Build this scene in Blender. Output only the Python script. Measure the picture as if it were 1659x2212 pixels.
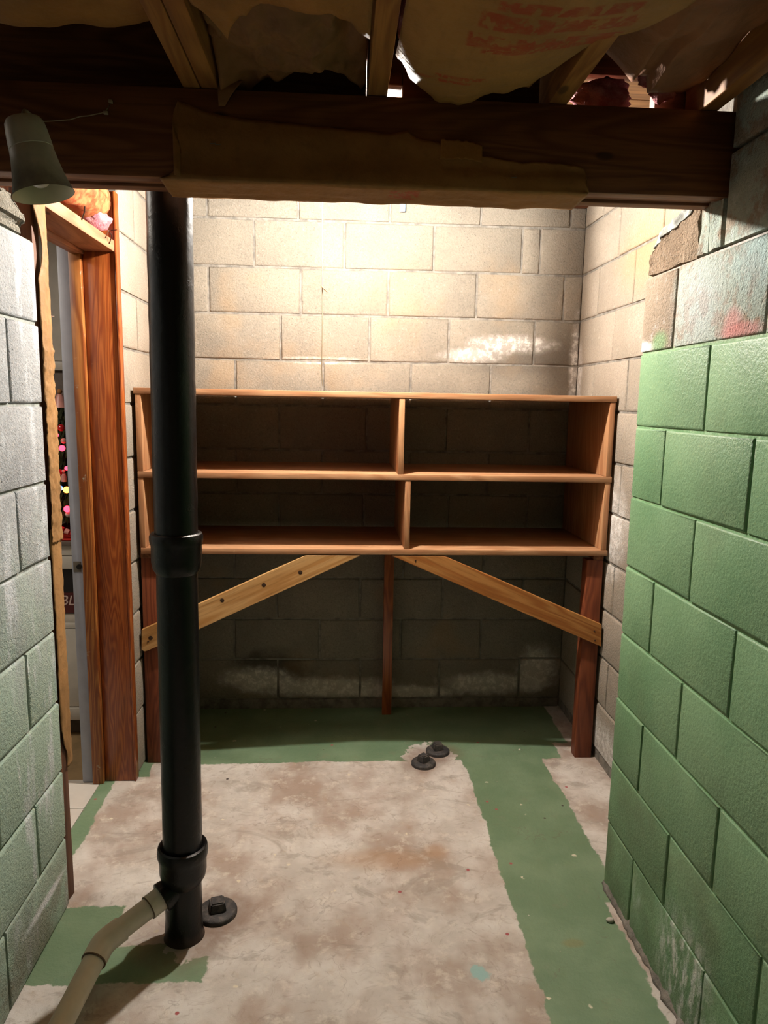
import bpy, bmesh, math, random
from mathutils import Vector, Matrix, noise as mnoise
random.seed(7)
for o in list(bpy.data.objects): bpy.data.objects.remove(o)
sc = bpy.context.scene
COL = sc.collection

# ------------------------------------------------------------------ camera
F_PX, PITCH, YAW, ROLL, CAM_H = 1548.25, .1523, .0605, .0177, 1.4922
cp, sp, cy, sy = math.cos(PITCH), math.sin(PITCH), math.cos(YAW), math.sin(YAW)
fwd = Vector((sy*cp, cy*cp, -sp)); r0 = Vector((cy, -sy, 0)); u0 = r0.cross(fwd)
rt = math.cos(ROLL)*r0 + math.sin(ROLL)*u0; up = -math.sin(ROLL)*r0 + math.cos(ROLL)*u0
cam = bpy.data.cameras.new('camera'); cam.sensor_fit = 'VERTICAL'; cam.sensor_height = 36
cam.lens = F_PX/2212*36; cam.clip_start = .02
camo = bpy.data.objects.new('camera', cam); COL.objects.link(camo)
mw = Matrix((rt, up, -fwd)).transposed().to_4x4(); mw.translation = (0, 0, CAM_H); camo.matrix_world = mw
sc.camera = camo

# ------------------------------------------------------------------ light
LAMP = Vector((.07, 2.505, 2.255)); BULB_R = .024
BULB_STRENGTH = 6600; BULB_COL = (1, .935, .85)
ROOM2_POWER = 20
w = bpy.data.worlds.new('world'); sc.world = w; w.use_nodes = True
w.node_tree.nodes['Background'].inputs[0].default_value = (1, .76, .45, 1)
w.node_tree.nodes['Background'].inputs[1].default_value = .08
sc.view_settings.view_transform = 'Standard'; sc.view_settings.look = 'None'
sc.view_settings.exposure = 0; sc.view_settings.gamma = 1; sc.view_settings.use_curve_mapping = False
l2 = bpy.data.lights.new('room_lamp', 'AREA'); l2.energy = ROOM2_POWER; l2.size = .5; l2.color = (1, .9, .78)
l2o = bpy.data.objects.new('room_lamp', l2); COL.objects.link(l2o); l2o.location = (-1.75, 2.1, 2.3)

sc.cycles.max_bounces = 5; sc.cycles.diffuse_bounces = 4; sc.cycles.glossy_bounces = 2
sc.cycles.caustics_reflective = False; sc.cycles.caustics_refractive = False

# ------------------------------------------------------------------ node helpers
ALBEDO = .74     # scales every base colour down so that bounced light fills shade less
def lin(c):
    return tuple(ALBEDO*(v/255/12.92 if v/255 <= .04045 else ((v/255+.055)/1.055)**2.4) for v in c) + (1,)
class G:
    def __init__(s, name, rough=.8, spec=.3):
        s.m = bpy.data.materials.new(name); s.m.use_nodes = True; s.t = s.m.node_tree
        s.b = s.t.nodes['Principled BSDF']; s.b.inputs['Roughness'].default_value = rough
        s.b.inputs['Specular IOR Level'].default_value = spec
    def put(s, sock, v):
        if hasattr(v, 'is_output') or isinstance(v, bpy.types.NodeSocket): s.t.links.new(v, sock)
        elif v is not None: sock.default_value = v
    def n(s, ty, **kw):
        nd = s.t.nodes.new(ty)
        for k, v in kw.items(): setattr(nd, k, v)
        return nd
    def pos(s):
        if not hasattr(s, 'pp'): s.pp = s.n('ShaderNodeNewGeometry').outputs['Position']
        return s.pp
    def obj(s): return s.n('ShaderNodeTexCoord').outputs['Object']
    def rnd(s): return s.n('ShaderNodeObjectInfo').outputs['Random']
    def math(s, op, a, b=0., clamp=False):
        nd = s.n('ShaderNodeMath', operation=op, use_clamp=clamp); s.put(nd.inputs[0], a); s.put(nd.inputs[1], b); return nd.outputs[0]
    def vm(s, op, a, b=(0, 0, 0)):
        nd = s.n('ShaderNodeVectorMath', operation=op); s.put(nd.inputs[0], a); s.put(nd.inputs[1], b)
        return nd.outputs[1] if op in ('DISTANCE', 'LENGTH', 'DOT_PRODUCT') else nd.outputs[0]
    def sc(s, v, k): return s.vm('MULTIPLY', v, k)
    def sep(s, v):
        nd = s.n('ShaderNodeSeparateXYZ'); s.put(nd.inputs[0], v); return nd.outputs
    def comb(s, x, y, z):
        nd = s.n('ShaderNodeCombineXYZ')
        for i, q in enumerate((x, y, z)): s.put(nd.inputs[i], q)
        return nd.outputs[0]
    def noise(s, v, scale, detail=3., rough=.55, dist=0., col=False):
        nd = s.n('ShaderNodeTexNoise'); s.put(nd.inputs['Vector'], v)
        nd.inputs['Scale'].default_value = scale; nd.inputs['Detail'].default_value = detail
        nd.inputs['Roughness'].default_value = rough; nd.inputs['Distortion'].default_value = dist
        return nd.outputs['Color' if col else 0]
    def vor(s, v, scale, feature='F1', col=False):
        nd = s.n('ShaderNodeTexVoronoi', feature=feature); s.put(nd.inputs['Vector'], v); nd.inputs['Scale'].default_value = scale
        return (nd.outputs['Distance'], nd.outputs['Color']) if col else nd.outputs['Distance']
    def wave(s, v, scale, dist, dscale=1., dirn='X'):
        nd = s.n('ShaderNodeTexWave', bands_direction=dirn); s.put(nd.inputs['Vector'], v)
        nd.inputs['Scale'].default_value = scale; nd.inputs['Distortion'].default_value = dist
        nd.inputs['Detail'].default_value = 3; nd.inputs['Detail Scale'].default_value = dscale
        return nd.outputs[1]
    def step(s, v, a, b):       # smooth 0..1 between a and b
        nd = s.n('ShaderNodeMapRange', interpolation_type='SMOOTHSTEP'); s.put(nd.inputs['Value'], v)
        nd.inputs['From Min'].default_value = a; nd.inputs['From Max'].default_value = b
        return nd.outputs[0]
    def mix(s, f, a, b, mode='MIX'):
        nd = s.n('ShaderNodeMix', data_type='RGBA', blend_type=mode); s.put(nd.inputs[0], f)
        s.put(nd.inputs[6], a); s.put(nd.inputs[7], b); return nd.outputs[2]
    def bump(s, h, strength, dist, prev=None):
        nd = s.n('ShaderNodeBump'); nd.inputs['Strength'].default_value = strength; nd.inputs['Distance'].default_value = dist
        s.put(nd.inputs['Height'], h); s.put(nd.inputs['Normal'], prev); return nd.outputs[0]
    def out(s, col=None, nrm=None, rough=None):
        s.put(s.b.inputs['Base Color'], col)
        if nrm is not None: s.put(s.b.inputs['Normal'], nrm)
        if rough is not None: s.put(s.b.inputs['Roughness'], rough)
        return s.m
    def blob(s, v, c, rad, soft, wob=0.):   # 1 inside an uneven round patch
        d = s.vm('LENGTH', s.vm('DIVIDE', s.vm('SUBTRACT', v, c), rad))
        if wob:
            if not hasattr(s, 'wn'): s.wn = s.math('SUBTRACT', s.noise(s.pos(), 14, 4, .65), .5)
            d = s.math('ADD', d, s.math('MULTIPLY', s.wn, wob))
        return s.math('SUBTRACT', 1., s.step(d, 1-soft, 1+soft))

# ------------------------------------------------------------------ materials
def block_mat(name, c1, c2, white=.35, paint=None, rough_bump=1., extra=None):
    g = G(name, .9, .15); p = g.pos(); r = g.rnd()
    pr = g.vm('ADD', p, g.comb(g.math('MULTIPLY', r, 7.), r, g.math('MULTIPLY', r, 3.)))
    col = g.mix(g.step(g.noise(pr, 5, 4), .35, .68), lin(c1), lin(c2))
    col = g.mix(g.math('MULTIPLY', g.step(g.noise(p, 130, 3, .7), .46, .66), .35), col, lin([v*.72 for v in c1]))
    col = g.mix(g.math('MULTIPLY', g.step(g.noise(p, 60, 4, .7), .55, .75), white), col, lin((226, 222, 212)))
    col = g.mix(g.math('MULTIPLY', r, .30), col, lin([v*.80 for v in c2]))
    pit = g.step(g.vor(p, 60), .03, .16)
    if paint is None:
        col = g.mix(g.math('MULTIPLY', g.math('SUBTRACT', 1., pit), .4), col, lin([v*.55 for v in c1]))
    if extra: col = extra(g, p, r, col)
    h = g.math('ADD', g.math('MULTIPLY', g.noise(p, 120, 3, .75), 1.4), g.math('MULTIPLY', pit, .6))
    return g.out(col, g.bump(h, .55*rough_bump, .006))

def back_extra(g, p, r, col):
    # damp grey patch and salt bloom low on the right of the upper wall, salt line near the floor
    d = g.blob(p, (.80, 3.35, 1.70), (.26, .5, .075), .55, .5)
    col = g.mix(g.math('MULTIPLY', d, .55), col, lin((92, 88, 82)))
    d = g.blob(p, (1.03, 3.35, 1.68), (.10, .5, .16), .55, .6)
    col = g.mix(g.math('MULTIPLY', d, .5), col, lin((95, 88, 78)))
    n = g.step(g.noise(p, 34, 5, .7), .46, .62)
    for c, rad in (((.78, 3.35, 1.765), (.17, .5, .035)), ((.60, 3.35, 1.71), (.12, .5, .03)), ((-.10, 3.35, 1.675), (.16, .5, .014)),
                   ((1.085, 3.3, 1.66), (.025, .5, .2))):
        col = g.mix(g.math('MULTIPLY', g.blob(p, c, rad, .6, .9), g.math('ADD', .35, g.math('MULTIPLY', n, .6))), col, lin((238, 236, 230)))
    d = g.blob(p, (-.33, 3.35, .20), (.17, .5, .09), .4, 1.2)
    col = g.mix(g.math('MULTIPLY', d, .7), col, lin((62, 56, 50)))
    for c, rad in (((-.40, 3.35, .15), (.15, .5, .055)), ((-.05, 3.35, .105), (.33, .5, .045)), ((.30, 3.35, .08), (.25, .5, .03)), ((.75, 3.35, .12), (.22, .5, .05)), ((.98, 3.35, .20), (.09, .5, .10))):
        col = g.mix(g.math('MULTIPLY', g.blob(p, c, rad, .5, 1.1), g.math('ADD', .55, g.math('MULTIPLY', n, .45))), col, lin((244, 240, 232)))
    # warm rust wash
    return g.mix(g.math('MULTIPLY', g.step(g.noise(p, 3.1, 3), .55, .75), .25), col, lin((176, 140, 92)))
def rear_extra(g, p, r, col):
    n = g.step(g.noise(p, 34, 5, .7), .42, .62)
    for c, rad in (((1.09, 2.75, .08), (.5, .3, .10)), ((1.09, 2.80, 1.0), (.5, .14, .17)), ((1.09, 3.33, 1.62), (.5, .05, .13))):
        col = g.mix(g.math('MULTIPLY', g.blob(p, c, rad, .5, .9), g.math('ADD', .4, g.math('MULTIPLY', n, .5))), col, lin((240, 238, 233)))
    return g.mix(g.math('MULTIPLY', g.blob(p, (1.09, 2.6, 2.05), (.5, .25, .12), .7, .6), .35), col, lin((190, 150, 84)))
CMU_BACK = block_mat('grey_block_back', (140, 133, 121), (153, 145, 131), .2, extra=back_extra)
CMU_REAR = block_mat('grey_block_side', (160, 150, 135), (174, 163, 148), .28, extra=rear_extra)

def mortar_mat(name, c):
    g = G(name, .95, .1); p = g.pos()
    col = g.mix(g.step(g.noise(p, 22, 4, .65), .35, .7), lin(c), lin([v*.74 for v in c]))
    return g.out(col, g.bump(g.noise(p, 120, 4, .7), .6, .006))
MORTAR = mortar_mat('mortar', (150, 145, 136))

def green_paint():
    g = G('green_painted_block', .5, .4); p = g.pos(); r = g.rnd()
    col = g.mix(g.step(g.noise(p, 4, 4), .3, .7), lin((110, 150, 109)), lin((130, 167, 126)))
    s = g.sep(p)
    dirt = g.step(g.noise(g.sc(p, (1, 1, .7)), 2.6, 5, .6), .50, .74)
    col = g.mix(g.math('MULTIPLY', dirt, .5), col, lin((104, 122, 92)))
    low = g.math('SUBTRACT', 1., g.step(s[2], .15, .85))
    d = g.math('MULTIPLY', low, g.step(g.noise(p, 3.3, 4, .6), .42, .68))
    col = g.mix(g.math('MULTIPLY', d, .7), col, lin((92, 102, 72)))
    n = g.step(g.noise(g.sc(p, (1, 1.5, .55)), 26, 5, .7), .42, .66)
    col = g.mix(g.math('MULTIPLY', g.blob(p, (.84, 1.50, .10), (.5, .12, .15), .6, .9), n), col, lin((228, 230, 226)))
    col = g.mix(g.math('MULTIPLY', g.blob(p, (.84, 1.78, .13), (.5, .03, .05), .6, .9), g.math('MULTIPLY', n, .5)), col, lin((205, 215, 205)))
    pit = g.step(g.vor(p, 50), .015, .08)
    h = g.math('ADD', g.math('MULTIPLY', g.noise(p, 110, 3, .7), 1.0), g.math('MULTIPLY', pit, .6))
    return g.out(col, g.bump(h, .42, .006))
GREEN = green_paint()
def green_mortar():
    g = G('green_painted_mortar', .55, .35); p = g.pos()
    col = g.mix(g.step(g.noise(p, 18, 4), .4, .7), lin((128, 172, 124)), lin((158, 194, 152)))
    col = g.mix(g.step(g.sep(p)[2], 1.63, 1.66), col, lin((150, 138, 122)))
    return g.out(col, g.bump(g.noise(p, 90, 3, .6), .5, .006))
GREEN_MORTAR = green_mortar()

def upper_extra(g, p, r, col):
    n = g.noise(p, 15, 5, .68)
    y = g.sep(p)[1]
    wash = g.math('MULTIPLY', g.step(n, .40, .55), g.math('SUBTRACT', 1., g.step(y, 1.80, 1.86)))
    col = g.mix(g.math('MULTIPLY', wash, .75), col, lin((176, 194, 184)))
    col = g.mix(g.math('MULTIPLY', g.blob(p, (.83, 1.70, 1.73), (.5, .10, .09), .8, .9), .5), col, lin((200, 210, 212)))
    col = g.mix(g.math('MULTIPLY', g.blob(p, (.83, 1.455, 1.80), (.5, .09, .06), .9, 1.), .6), col, lin((196, 224, 224)))
    col = g.mix(g.math('MULTIPLY', g.step(g.noise(p, 28, 4, .7), .55, .7), .35), col, lin((214, 216, 216)))
    col = g.mix(g.math('MULTIPLY', g.blob(p, (.83, 1.545, 1.672), (.5, .035, .032), .5, 1.2), .65), col, lin((222, 150, 146)))
    col = g.mix(g.math('MULTIPLY', g.blob(p, (.83, 1.51, 1.655), (.5, .075, .016), .5, 1.), .65), col, lin((222, 150, 146)))
    col = g.mix(g.math('MULTIPLY', g.blob(p, (.83, 2.0, 1.652), (.5, .06, .016), .5, 1.), .85), col, lin((240, 240, 240)))
    return g.mix(g.math('MULTIPLY', g.blob(p, (.83, 1.90, 1.66), (.5, .045, .028), .5, 1.3), .7), col, lin((130, 176, 128)))
UPPER = block_mat('whitewashed_block', (160, 145, 126), (176, 161, 142), .3, rough_bump=1.3, extra=upper_extra)
BROKEN = block_mat('broken_block', (140, 122, 102), (160, 142, 120), .25, rough_bump=2.2)

def left_extra(g, p, r, col):
    s = g.sep(p)
    n = g.noise(g.sc(p, (1, 1, .35)), 9, 5, .65)
    gr = g.step(g.math('ADD', s[2], g.math('MULTIPLY', g.math('SUBTRACT', n, .5), .9)), 1.25, .55)
    col = g.mix(g.math('MULTIPLY', gr, .8), col, lin((176, 202, 180)))
    st = g.step(g.noise(g.sc(p, (1, 1, .22)), 16, 4, .6), .52, .66)
    col = g.mix(g.math('MULTIPLY', st, .6), col, lin((228, 234, 240)))
    col = g.mix(g.math('MULTIPLY', g.step(g.noise(g.sc(p, (1, 1, .4)), 5, 3), .62, .72), .5), col, lin((120, 146, 152)))
    d = g.math('MULTIPLY', g.step(s[2], .34, .02), g.step(g.noise(p, 8, 5, .65), .35, .6))
    col = g.mix(g.math('MULTIPLY', d, .7), col, lin((140, 128, 112)))
    return g.mix(g.blob(p, (-.79, 1.83, .13), (.5, .12, .012), .5, .9), col, lin((232, 234, 236)))
LEFT = block_mat('pale_washed_block', (172, 176, 178), (192, 196, 198), .4, rough_bump=1.1, extra=left_extra)
RUBBLE = block_mat('rough_mortar', (150, 146, 132), (176, 172, 158), .5, rough_bump=3.2)
LEFT_MORTAR = mortar_mat('pale_mortar', (190, 196, 190))

def floor_mat():
    g = G('painted_concrete', .62, .35); p = g.pos()
    n1 = g.noise(p, 5.5, 4, .65); n2 = g.noise(p, 16, 5, .7); n3 = g.noise(g.sc(p, (1.3, 1, 1)), 2.6, 4, .6)
    col = g.mix(g.step(n1, .35, .68), lin((203, 197, 188)), lin((228, 224, 217)))
    col = g.mix(g.math('MULTIPLY', g.step(n3, .42, .64), .75), col, lin((168, 144, 127)))
    col = g.mix(g.math('MULTIPLY', g.step(g.noise(g.sc(p, (.7, 1.2, 1)), 4.5, 4, .7, 2.), .54, .66), .5), col, lin((158, 148, 136)))
    col = g.mix(g.math('MULTIPLY', g.step(n2, .52, .68), .6), col, lin((232, 226, 214)))
    col = g.mix(g.math('MULTIPLY', g.step(g.noise(g.vm('ADD', p, g.sc(g.noise(p, 9, 2, .5, 0, True), (.25, .25, 0))), 34, 4, .78), .50, .74), .55), col, lin((158, 142, 127)))
    col = g.mix(g.math('MULTIPLY', g.step(g.noise(p, 9, 3, .6, 1.5), .60, .72), .25), col, lin((192, 168, 140)))
    for c, rr in (((.33, 2.20, 0), (.035, .035, 1)), ((.16, 2.16, 0), (.16, .05, 1))):
        col = g.mix(g.math('MULTIPLY', g.blob(p, c, rr, .6, .8), .45), col, lin((180, 138, 96)))
    # paint areas, each with straight brushed borders, edges a little ragged
    wob = g.sc(g.vm('SUBTRACT', g.noise(p, 26, 4, .6, 0, True), (.5, .5, .5)), (.035, .035, 0))
    wob2 = g.sc(g.vm('SUBTRACT', g.noise(p, 4, 2, .5, 0, True), (.5, .5, .5)), (.05, .05, 0))
    q = g.sep(g.vm('ADD', p, g.vm('ADD', wob, wob2)))
    def box(x0, x1, y0, y1):
        a = g.math('SUBTRACT', g.math('ABSOLUTE', g.math('SUBTRACT', q[0], (x0+x1)/2)), (x1-x0)/2)
        b = g.math('SUBTRACT', g.math('ABSOLUTE', g.math('SUBTRACT', q[1], (y0+y1)/2)), (y1-y0)/2)
        return g.math('MAXIMUM', a, b)
    d = None
    for bx in ((.525, .868, -2, 2.85), (-2, .945, 2.815, 3.6), (-2, 1.02, 2.955, 3.6), (-1.0, -.875, 1.95, 2.78), (-.82, -.63, 1.70, 1.97), (-.82, -.352, 1.672, 1.80), (-.9, -.76, 2.70, 2.9)):
        k = box(*bx); d = k if d is None else g.math('MINIMUM', d, k)
    for c, rad in (((.385, 2.83, 0), .11), ((-.39, 1.87, 0), .10)):
        dd = g.math('SUBTRACT', rad, g.vm('LENGTH', g.sc(g.vm('SUBTRACT', p, c), (1, .8, 0))))
        d = g.math('MAXIMUM', d, g.math('ADD', dd, g.math('MULTIPLY', g.math('SUBTRACT', g.noise(p, 30, 4), .5), .12)))
    d = g.math('MAXIMUM', d, g.math('SUBTRACT', 0., box(.815, 1., -2, 1.93)))
    worn = g.math('SUBTRACT', g.noise(p, 20, 6, .72), .685)
    d = g.math('MAXIMUM', d, g.math('MULTIPLY', worn, .2))
    m = g.step(d, .003, -.003)
    gc = g.mix(g.step(g.noise(p, 6, 5, .6), .35, .7), lin((114, 141, 109)), lin((131, 156, 124)))
    gc = g.mix(g.math('MULTIPLY', g.step(g.noise(p, 11, 5, .7), .56, .74), .45), gc, lin((138, 142, 116)))
    col = g.mix(m, col, gc)
    # dropped paint flecks, dark specks, cracks
    dist, vc = g.vor(g.vm('ADD', p, g.sc(g.noise(p, 60, 2, .5, 0, True), (.02, .02, 0))), 20, col=True)
    vs = g.sep(vc)
    fl = g.math('MULTIPLY', g.step(dist, .15, .08), g.math('GREATER_THAN', vs[0], .93))
    col = g.mix(fl, col, lin((232, 224, 200)))
    dist, vc = g.vor(p, 13, col=True); vs = g.sep(vc)
    col = g.mix(g.math('MULTIPLY', g.step(dist, .085, .055), g.math('GREATER_THAN', vs[1], .84)), col, lin((66, 56, 50)))
    col = g.mix(g.math('MULTIPLY', g.step(dist, .09, .05), g.math('GREATER_THAN', vs[2], .975)), col, lin((176, 92, 92)))
    bl = g.blob(p, (.37, 1.675, 0), (.028, .022, 1), .2, 3.5)
    col = g.mix(bl, col, lin((160, 198, 194)))
    col = g.mix(g.math('MULTIPLY', g.blob(p, (.66, 1.77, 0), (.03, .015, 1), .4, .5), .5), col, lin((140, 132, 84)))
    edge = g.vm('ADD', p, g.sc(g.vm('SUBTRACT', g.noise(p, 5, 4, .6, 0, True), (.5, .5, .5)), (.5, .5, 0)))
    cr = g.step(g.vor(edge, 1.6, 'DISTANCE_TO_EDGE'), .006, .0)
    col = g.mix(g.math('MULTIPLY', g.math('MULTIPLY', cr, g.step(n1, .48, .56)), .3), col, lin((112, 96, 82)))
    # rust round the iron fittings
    for c, rr in (((-.43, 1.84, 0), .13), ((-.35, 1.93, 0), .10), ((.352, 2.79, 0), .09), ((.425, 2.88, 0), .09)):
        col = g.mix(g.math('MULTIPLY', g.blob(p, c, (rr, rr*.9, 1), .45, 1.0), .5), col, lin((128, 96, 76)))
    h = g.noise(p, 70, 4, .75)
    return g.out(col, g.bump(h, .35, .006), g.math('SUBTRACT', .75, g.math('MULTIPLY', m, .25)))
FLOOR = floor_mat()

def wood(name, dark, light, axis='X', rough=.5, ring=22, knots=True, bumps=.25, spec=.35, wear=None):
    g = G(name, rough, spec); o = g.obj(); r = g.rnd()
    o = g.vm('ADD', o, g.comb(g.math('MULTIPLY', r, 3.1), g.math('MULTIPLY', r, 5.3), g.math('MULTIPLY', r, 1.7)))
    k = {'X': (.12, 1, 1), 'Y': (1, .12, 1), 'Z': (1, 1, .12)}[axis]
    v = g.sc(o, k)
    big = g.noise(v, 7, 3, .5, .6)
    rings = g.math('FRACT', g.math('MULTIPLY', big, ring))
    rings = g.math('ABSOLUTE', g.math('SUBTRACT', rings, .5))
    col = g.mix(g.step(rings, .0, .5), lin(dark), lin(light))
    kf = {'X': (.04, 1, 1), 'Y': (1, .04, 1), 'Z': (1, 1, .04)}[axis]
    fine = g.noise(g.sc(o, kf), 170, 3, .6)
    col = g.mix(g.math('MULTIPLY', g.step(fine, .45, .7), .4), col, lin([c*.7 for c in dark]))
    col = g.mix(g.math('MULTIPLY', r, .35), col, lin([c*.82 for c in dark]))
    if knots:
        kk = g.step(g.vor(g.sc(o, {'X': (.45, 1, 1), 'Y': (1, .45, 1), 'Z': (1, 1, .45)}[axis]), 5.0), .07, .045)
        col = g.mix(g.math('MULTIPLY', kk, .75), col, lin([c*.45 for c in dark]))
    if wear:
        sc_ = g.step(g.noise(o, 24, 5, .75), .62, .70)
        col = g.mix(g.math('MULTIPLY', sc_, wear[1]), col, lin(wear[0]))
    h = g.math('ADD', g.math('MULTIPLY', fine, .6), g.math('MULTIPLY', rings, .4))
    return g.out(col, g.bump(h, bumps, .002))
SHELF_X = wood('shelf_pine_long', (186, 134, 94), (214, 166, 124), 'X', .5, 10, wear=((224, 184, 140), .35))
SHELF_Z = wood('shelf_pine_upright', (180, 126, 86), (206, 156, 112), 'Z', .5, 10, wear=((224, 184, 140), .3))
SHELF_Y = wood('shelf_pine_cross', (120, 70, 38), (156, 98, 56), 'Y', .55, 10)
LEG = wood('dark_fir_leg', (120, 60, 36), (150, 82, 50), 'Z', .5, 12)
BRACE_L = wood('raw_pine_brace', (194, 142, 80), (220, 176, 116), 'X', .6, 8, wear=((150, 96, 44), .5))
BRACE_R = wood('oiled_pine_brace', (172, 108, 50), (206, 148, 84), 'X', .5, 12)
JAMB = wood('varnished_fir_jamb', (146, 68, 28), (186, 104, 48), 'Z', .3, 26, bumps=.1, spec=.5, wear=((206, 142, 92), .25))
JAMB_STOP = wood('stripped_fir_stop', (134, 70, 28), (184, 120, 60), 'Z', .4, 14, wear=((196, 206, 186), .5))
HEADER = wood('header_fir', (172, 116, 84), (200, 142, 106), 'Y', .5, 12)
BEAM = wood('dark_beam_fir', (114, 66, 34), (142, 90, 50), 'X', .6, 14, bumps=.3)
JOIST = wood('joist_fir', (156, 98, 42), (184, 126, 60), 'Y', .65, 12)
STUD = wood('old_stud', (100, 62, 40), (140, 94, 66), 'Z', .7, 12)
PLY = wood('subfloor_board', (120, 84, 48), (150, 108, 64), 'X', .8, 9)

def plain(name, c, rough=.5, spec=.4, metal=0., bump=None, var=.12):
    g = G(name, rough, spec); p = g.obj(); g.b.inputs['Metallic'].default_value = metal
    col = g.mix(g.step(g.noise(p, 14, 4, .6), .3, .7), lin([v*(1-var) for v in c]), lin(c))
    return g.out(col, g.bump(g.noise(p, bump[0], 3, .6), bump[1], .004) if bump else None)
def black_iron():
    g = G('black_painted_iron', .3, .32); p = g.pos()
    col = g.mix(g.step(g.noise(p, 20, 4, .6), .5, .8), lin((8, 8, 9)), lin((18, 17, 17)))
    z = g.sep(p)[2]
    ru = g.math('MULTIPLY', g.step(g.math('ADD', z, g.math('MULTIPLY', g.noise(p, 24, 4), .06)), .065, .03), .7)
    col = g.mix(ru, col, lin((70, 52, 42)))
    h = g.math('ADD', g.noise(p, 55, 3, .6), g.math('MULTIPLY', g.step(g.noise(p, 26, 5, .7), .60, .68), .8))
    return g.out(col, g.bump(h, .22, .004), g.math('ADD', .26, g.math('MULTIPLY', g.noise(p, 30, 3), .2)))
IRON = black_iron()
def rusty():
    g = G('dull_cast_iron', .6, .4); p = g.pos()
    col = g.mix(g.step(g.noise(p, 45, 5, .7), .45, .7), lin((60, 58, 58)), lin((104, 97, 90)))
    return g.out(col, g.bump(g.noise(p, 90, 4, .7), .5, .005))
RUSTY = rusty()
PVC = plain('grey_beige_pvc', (238, 230, 213), .4, .4, var=.06)
PVC_MARK = plain('pvc_cement', (120, 98, 78), .5, .3)
WHITE_PLASTIC = None
def shade_mat():
    g = G('dusty_white_shade', .5, .35); p = g.pos()
    z = g.sep(p)[2]
    col = g.mix(g.step(g.noise(p, 24, 4, .6), .3, .75), lin((214, 212, 198)), lin((196, 194, 182)))
    lower_grey = g.math('MULTIPLY', g.step(g.math('ADD', z, g.math('MULTIPLY', g.noise(p, 30, 4), .05)), 1.985, 1.905), g.step(g.noise(p, 22, 4, .65), .2, .6))  # mottled grey, stronger towards the bottom
    col = g.mix(g.math('MULTIPLY', lower_grey, .6), col, lin((118, 118, 116)))
    return g.out(col)
SHADE = shade_mat()
SHADE_IN = plain('cream_shade_lining', (226, 220, 190), .5, .3, var=.05)

def kraft(name, c=(176, 122, 62), red=None, rows=None):
    g = G(name, .65, .25); p = g.pos()
    col = g.mix(g.step(g.noise(p, 7, 5, .6), .3, .7), lin(c), lin([v*.86 for v in c]))
    col = g.mix(g.math('MULTIPLY', g.step(g.noise(g.sc(p, (1, .3, 1)), 60, 4, .6), .5, .75), .25), col, lin([v*.7 for v in c]))
    if rows:
        s = g.sep(p); tot = None
        for (x0, x1, a0, a1, ax, per, slope) in rows:
            t = g.math('SUBTRACT', s[ax], g.math('MULTIPLY', s[0], slope))
            inb = g.math('MULTIPLY', g.math('MULTIPLY', g.step(t, a0-.003, a0+.003), g.step(t, a1+.003, a1-.003)),
                         g.math('MULTIPLY', g.step(s[0], x0-.004, x0+.004), g.step(s[0], x1+.004, x1-.004)))
            # worn letter-like strokes in a line of print
            let = g.step(g.noise(g.vm('MULTIPLY', p, (1, .55, .55)), 1.3/per, 2, .6), .40, .50)
            k = g.math('MULTIPLY', inb, let); tot = k if tot is None else g.math('MAXIMUM', tot, k)
        tot = g.math('MULTIPLY', tot, g.math('ADD', .35, g.math('MULTIPLY', g.step(g.noise(p, 40, 4, .7), .3, .6), .5)))
        col = g.mix(tot, col, lin((172, 66, 34)))
    h = g.math('ADD', g.noise(p, 30, 4, .6), g.math('MULTIPLY', g.noise(p, 8, 3, .6, 1.), .8))
    return g.out(col, g.bump(h, .35, .01))
KRAFT = kraft('kraft_paper')
KRAFT_PRINT = kraft('printed_kraft_paper', (184, 134, 74), rows=[(.235, .46, 1.175, 1.205, 1, .030, 0), (.215, .47, 1.215, 1.262, 1, .03, -.0), (.205, .49, 1.27, 1.315, 1, .026, .04), (.235, .49, 1.318, 1.335, 1, .012, .03), (.17, .27, 1.42, 1.435, 1, .012, .1), (.12, .24, 1.44, 1.452, 1, .012, .1)])
KRAFT_BEAM = kraft('beam_kraft_paper', (168, 118, 64), rows=[(.10, .165, 1.64, 1.70, 1, .016, 0.)])
KRAFT_DARK = kraft('dark_kraft_paper', (150, 104, 62))
KRAFT_PINK = kraft('reddish_kraft_paper', (166, 112, 76))
KRAFT_HDR = kraft('header_kraft_paper', (186, 142, 90), rows=[(-.86, -.78, 2.0, 3.3, 2, .05, .6)])
KRAFT_STRIP = kraft('crinkled_kraft_paper', (180, 136, 86))
def fiber():
    g = G('pink_fiberglass', .95, .1); p = g.pos()
    col = g.mix(g.step(g.noise(p, 25, 5, .7), .35, .65), lin((198, 120, 132)), lin((226, 168, 170)))
    return g.out(col, g.bump(g.noise(p, 70, 5, .7), .9, .01))
PINK = fiber()
def emit(name, c, e):
    g = G(name); g.b.inputs['Emission Color'].default_value = c + (1,); g.b.inputs['Emission Strength'].default_value = e
    g.b.inputs['Base Color'].default_value = c + (1,); return g.m
BULB = emit('lit_bulb_glass', BULB_COL, BULB_STRENGTH)
PORCELAIN = plain('white_porcelain', (226, 222, 212), .3, .5, var=.04)
STRING = plain('cotton_string', (176, 160, 132), .8, .2, var=.05)
STEEL = plain('dull_steel', (150, 144, 134), .4, .5, .8)
NAIL = plain('dark_nail', (88, 66, 52), .5, .5, .6)
BLUEGREY = plain('blue_grey_paint', (166, 170, 182), .45, .4, var=.06, bump=(40, .1))
BLUEPIPE = plain('pale_blue_plastic', (112, 138, 166), .4, .4)
WHITE = plain('white_painted_wood', (214, 208, 196), .45, .4, var=.05)
OFFWALL = plain('cream_wall', (200, 192, 178), .8, .2, var=.05)
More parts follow.
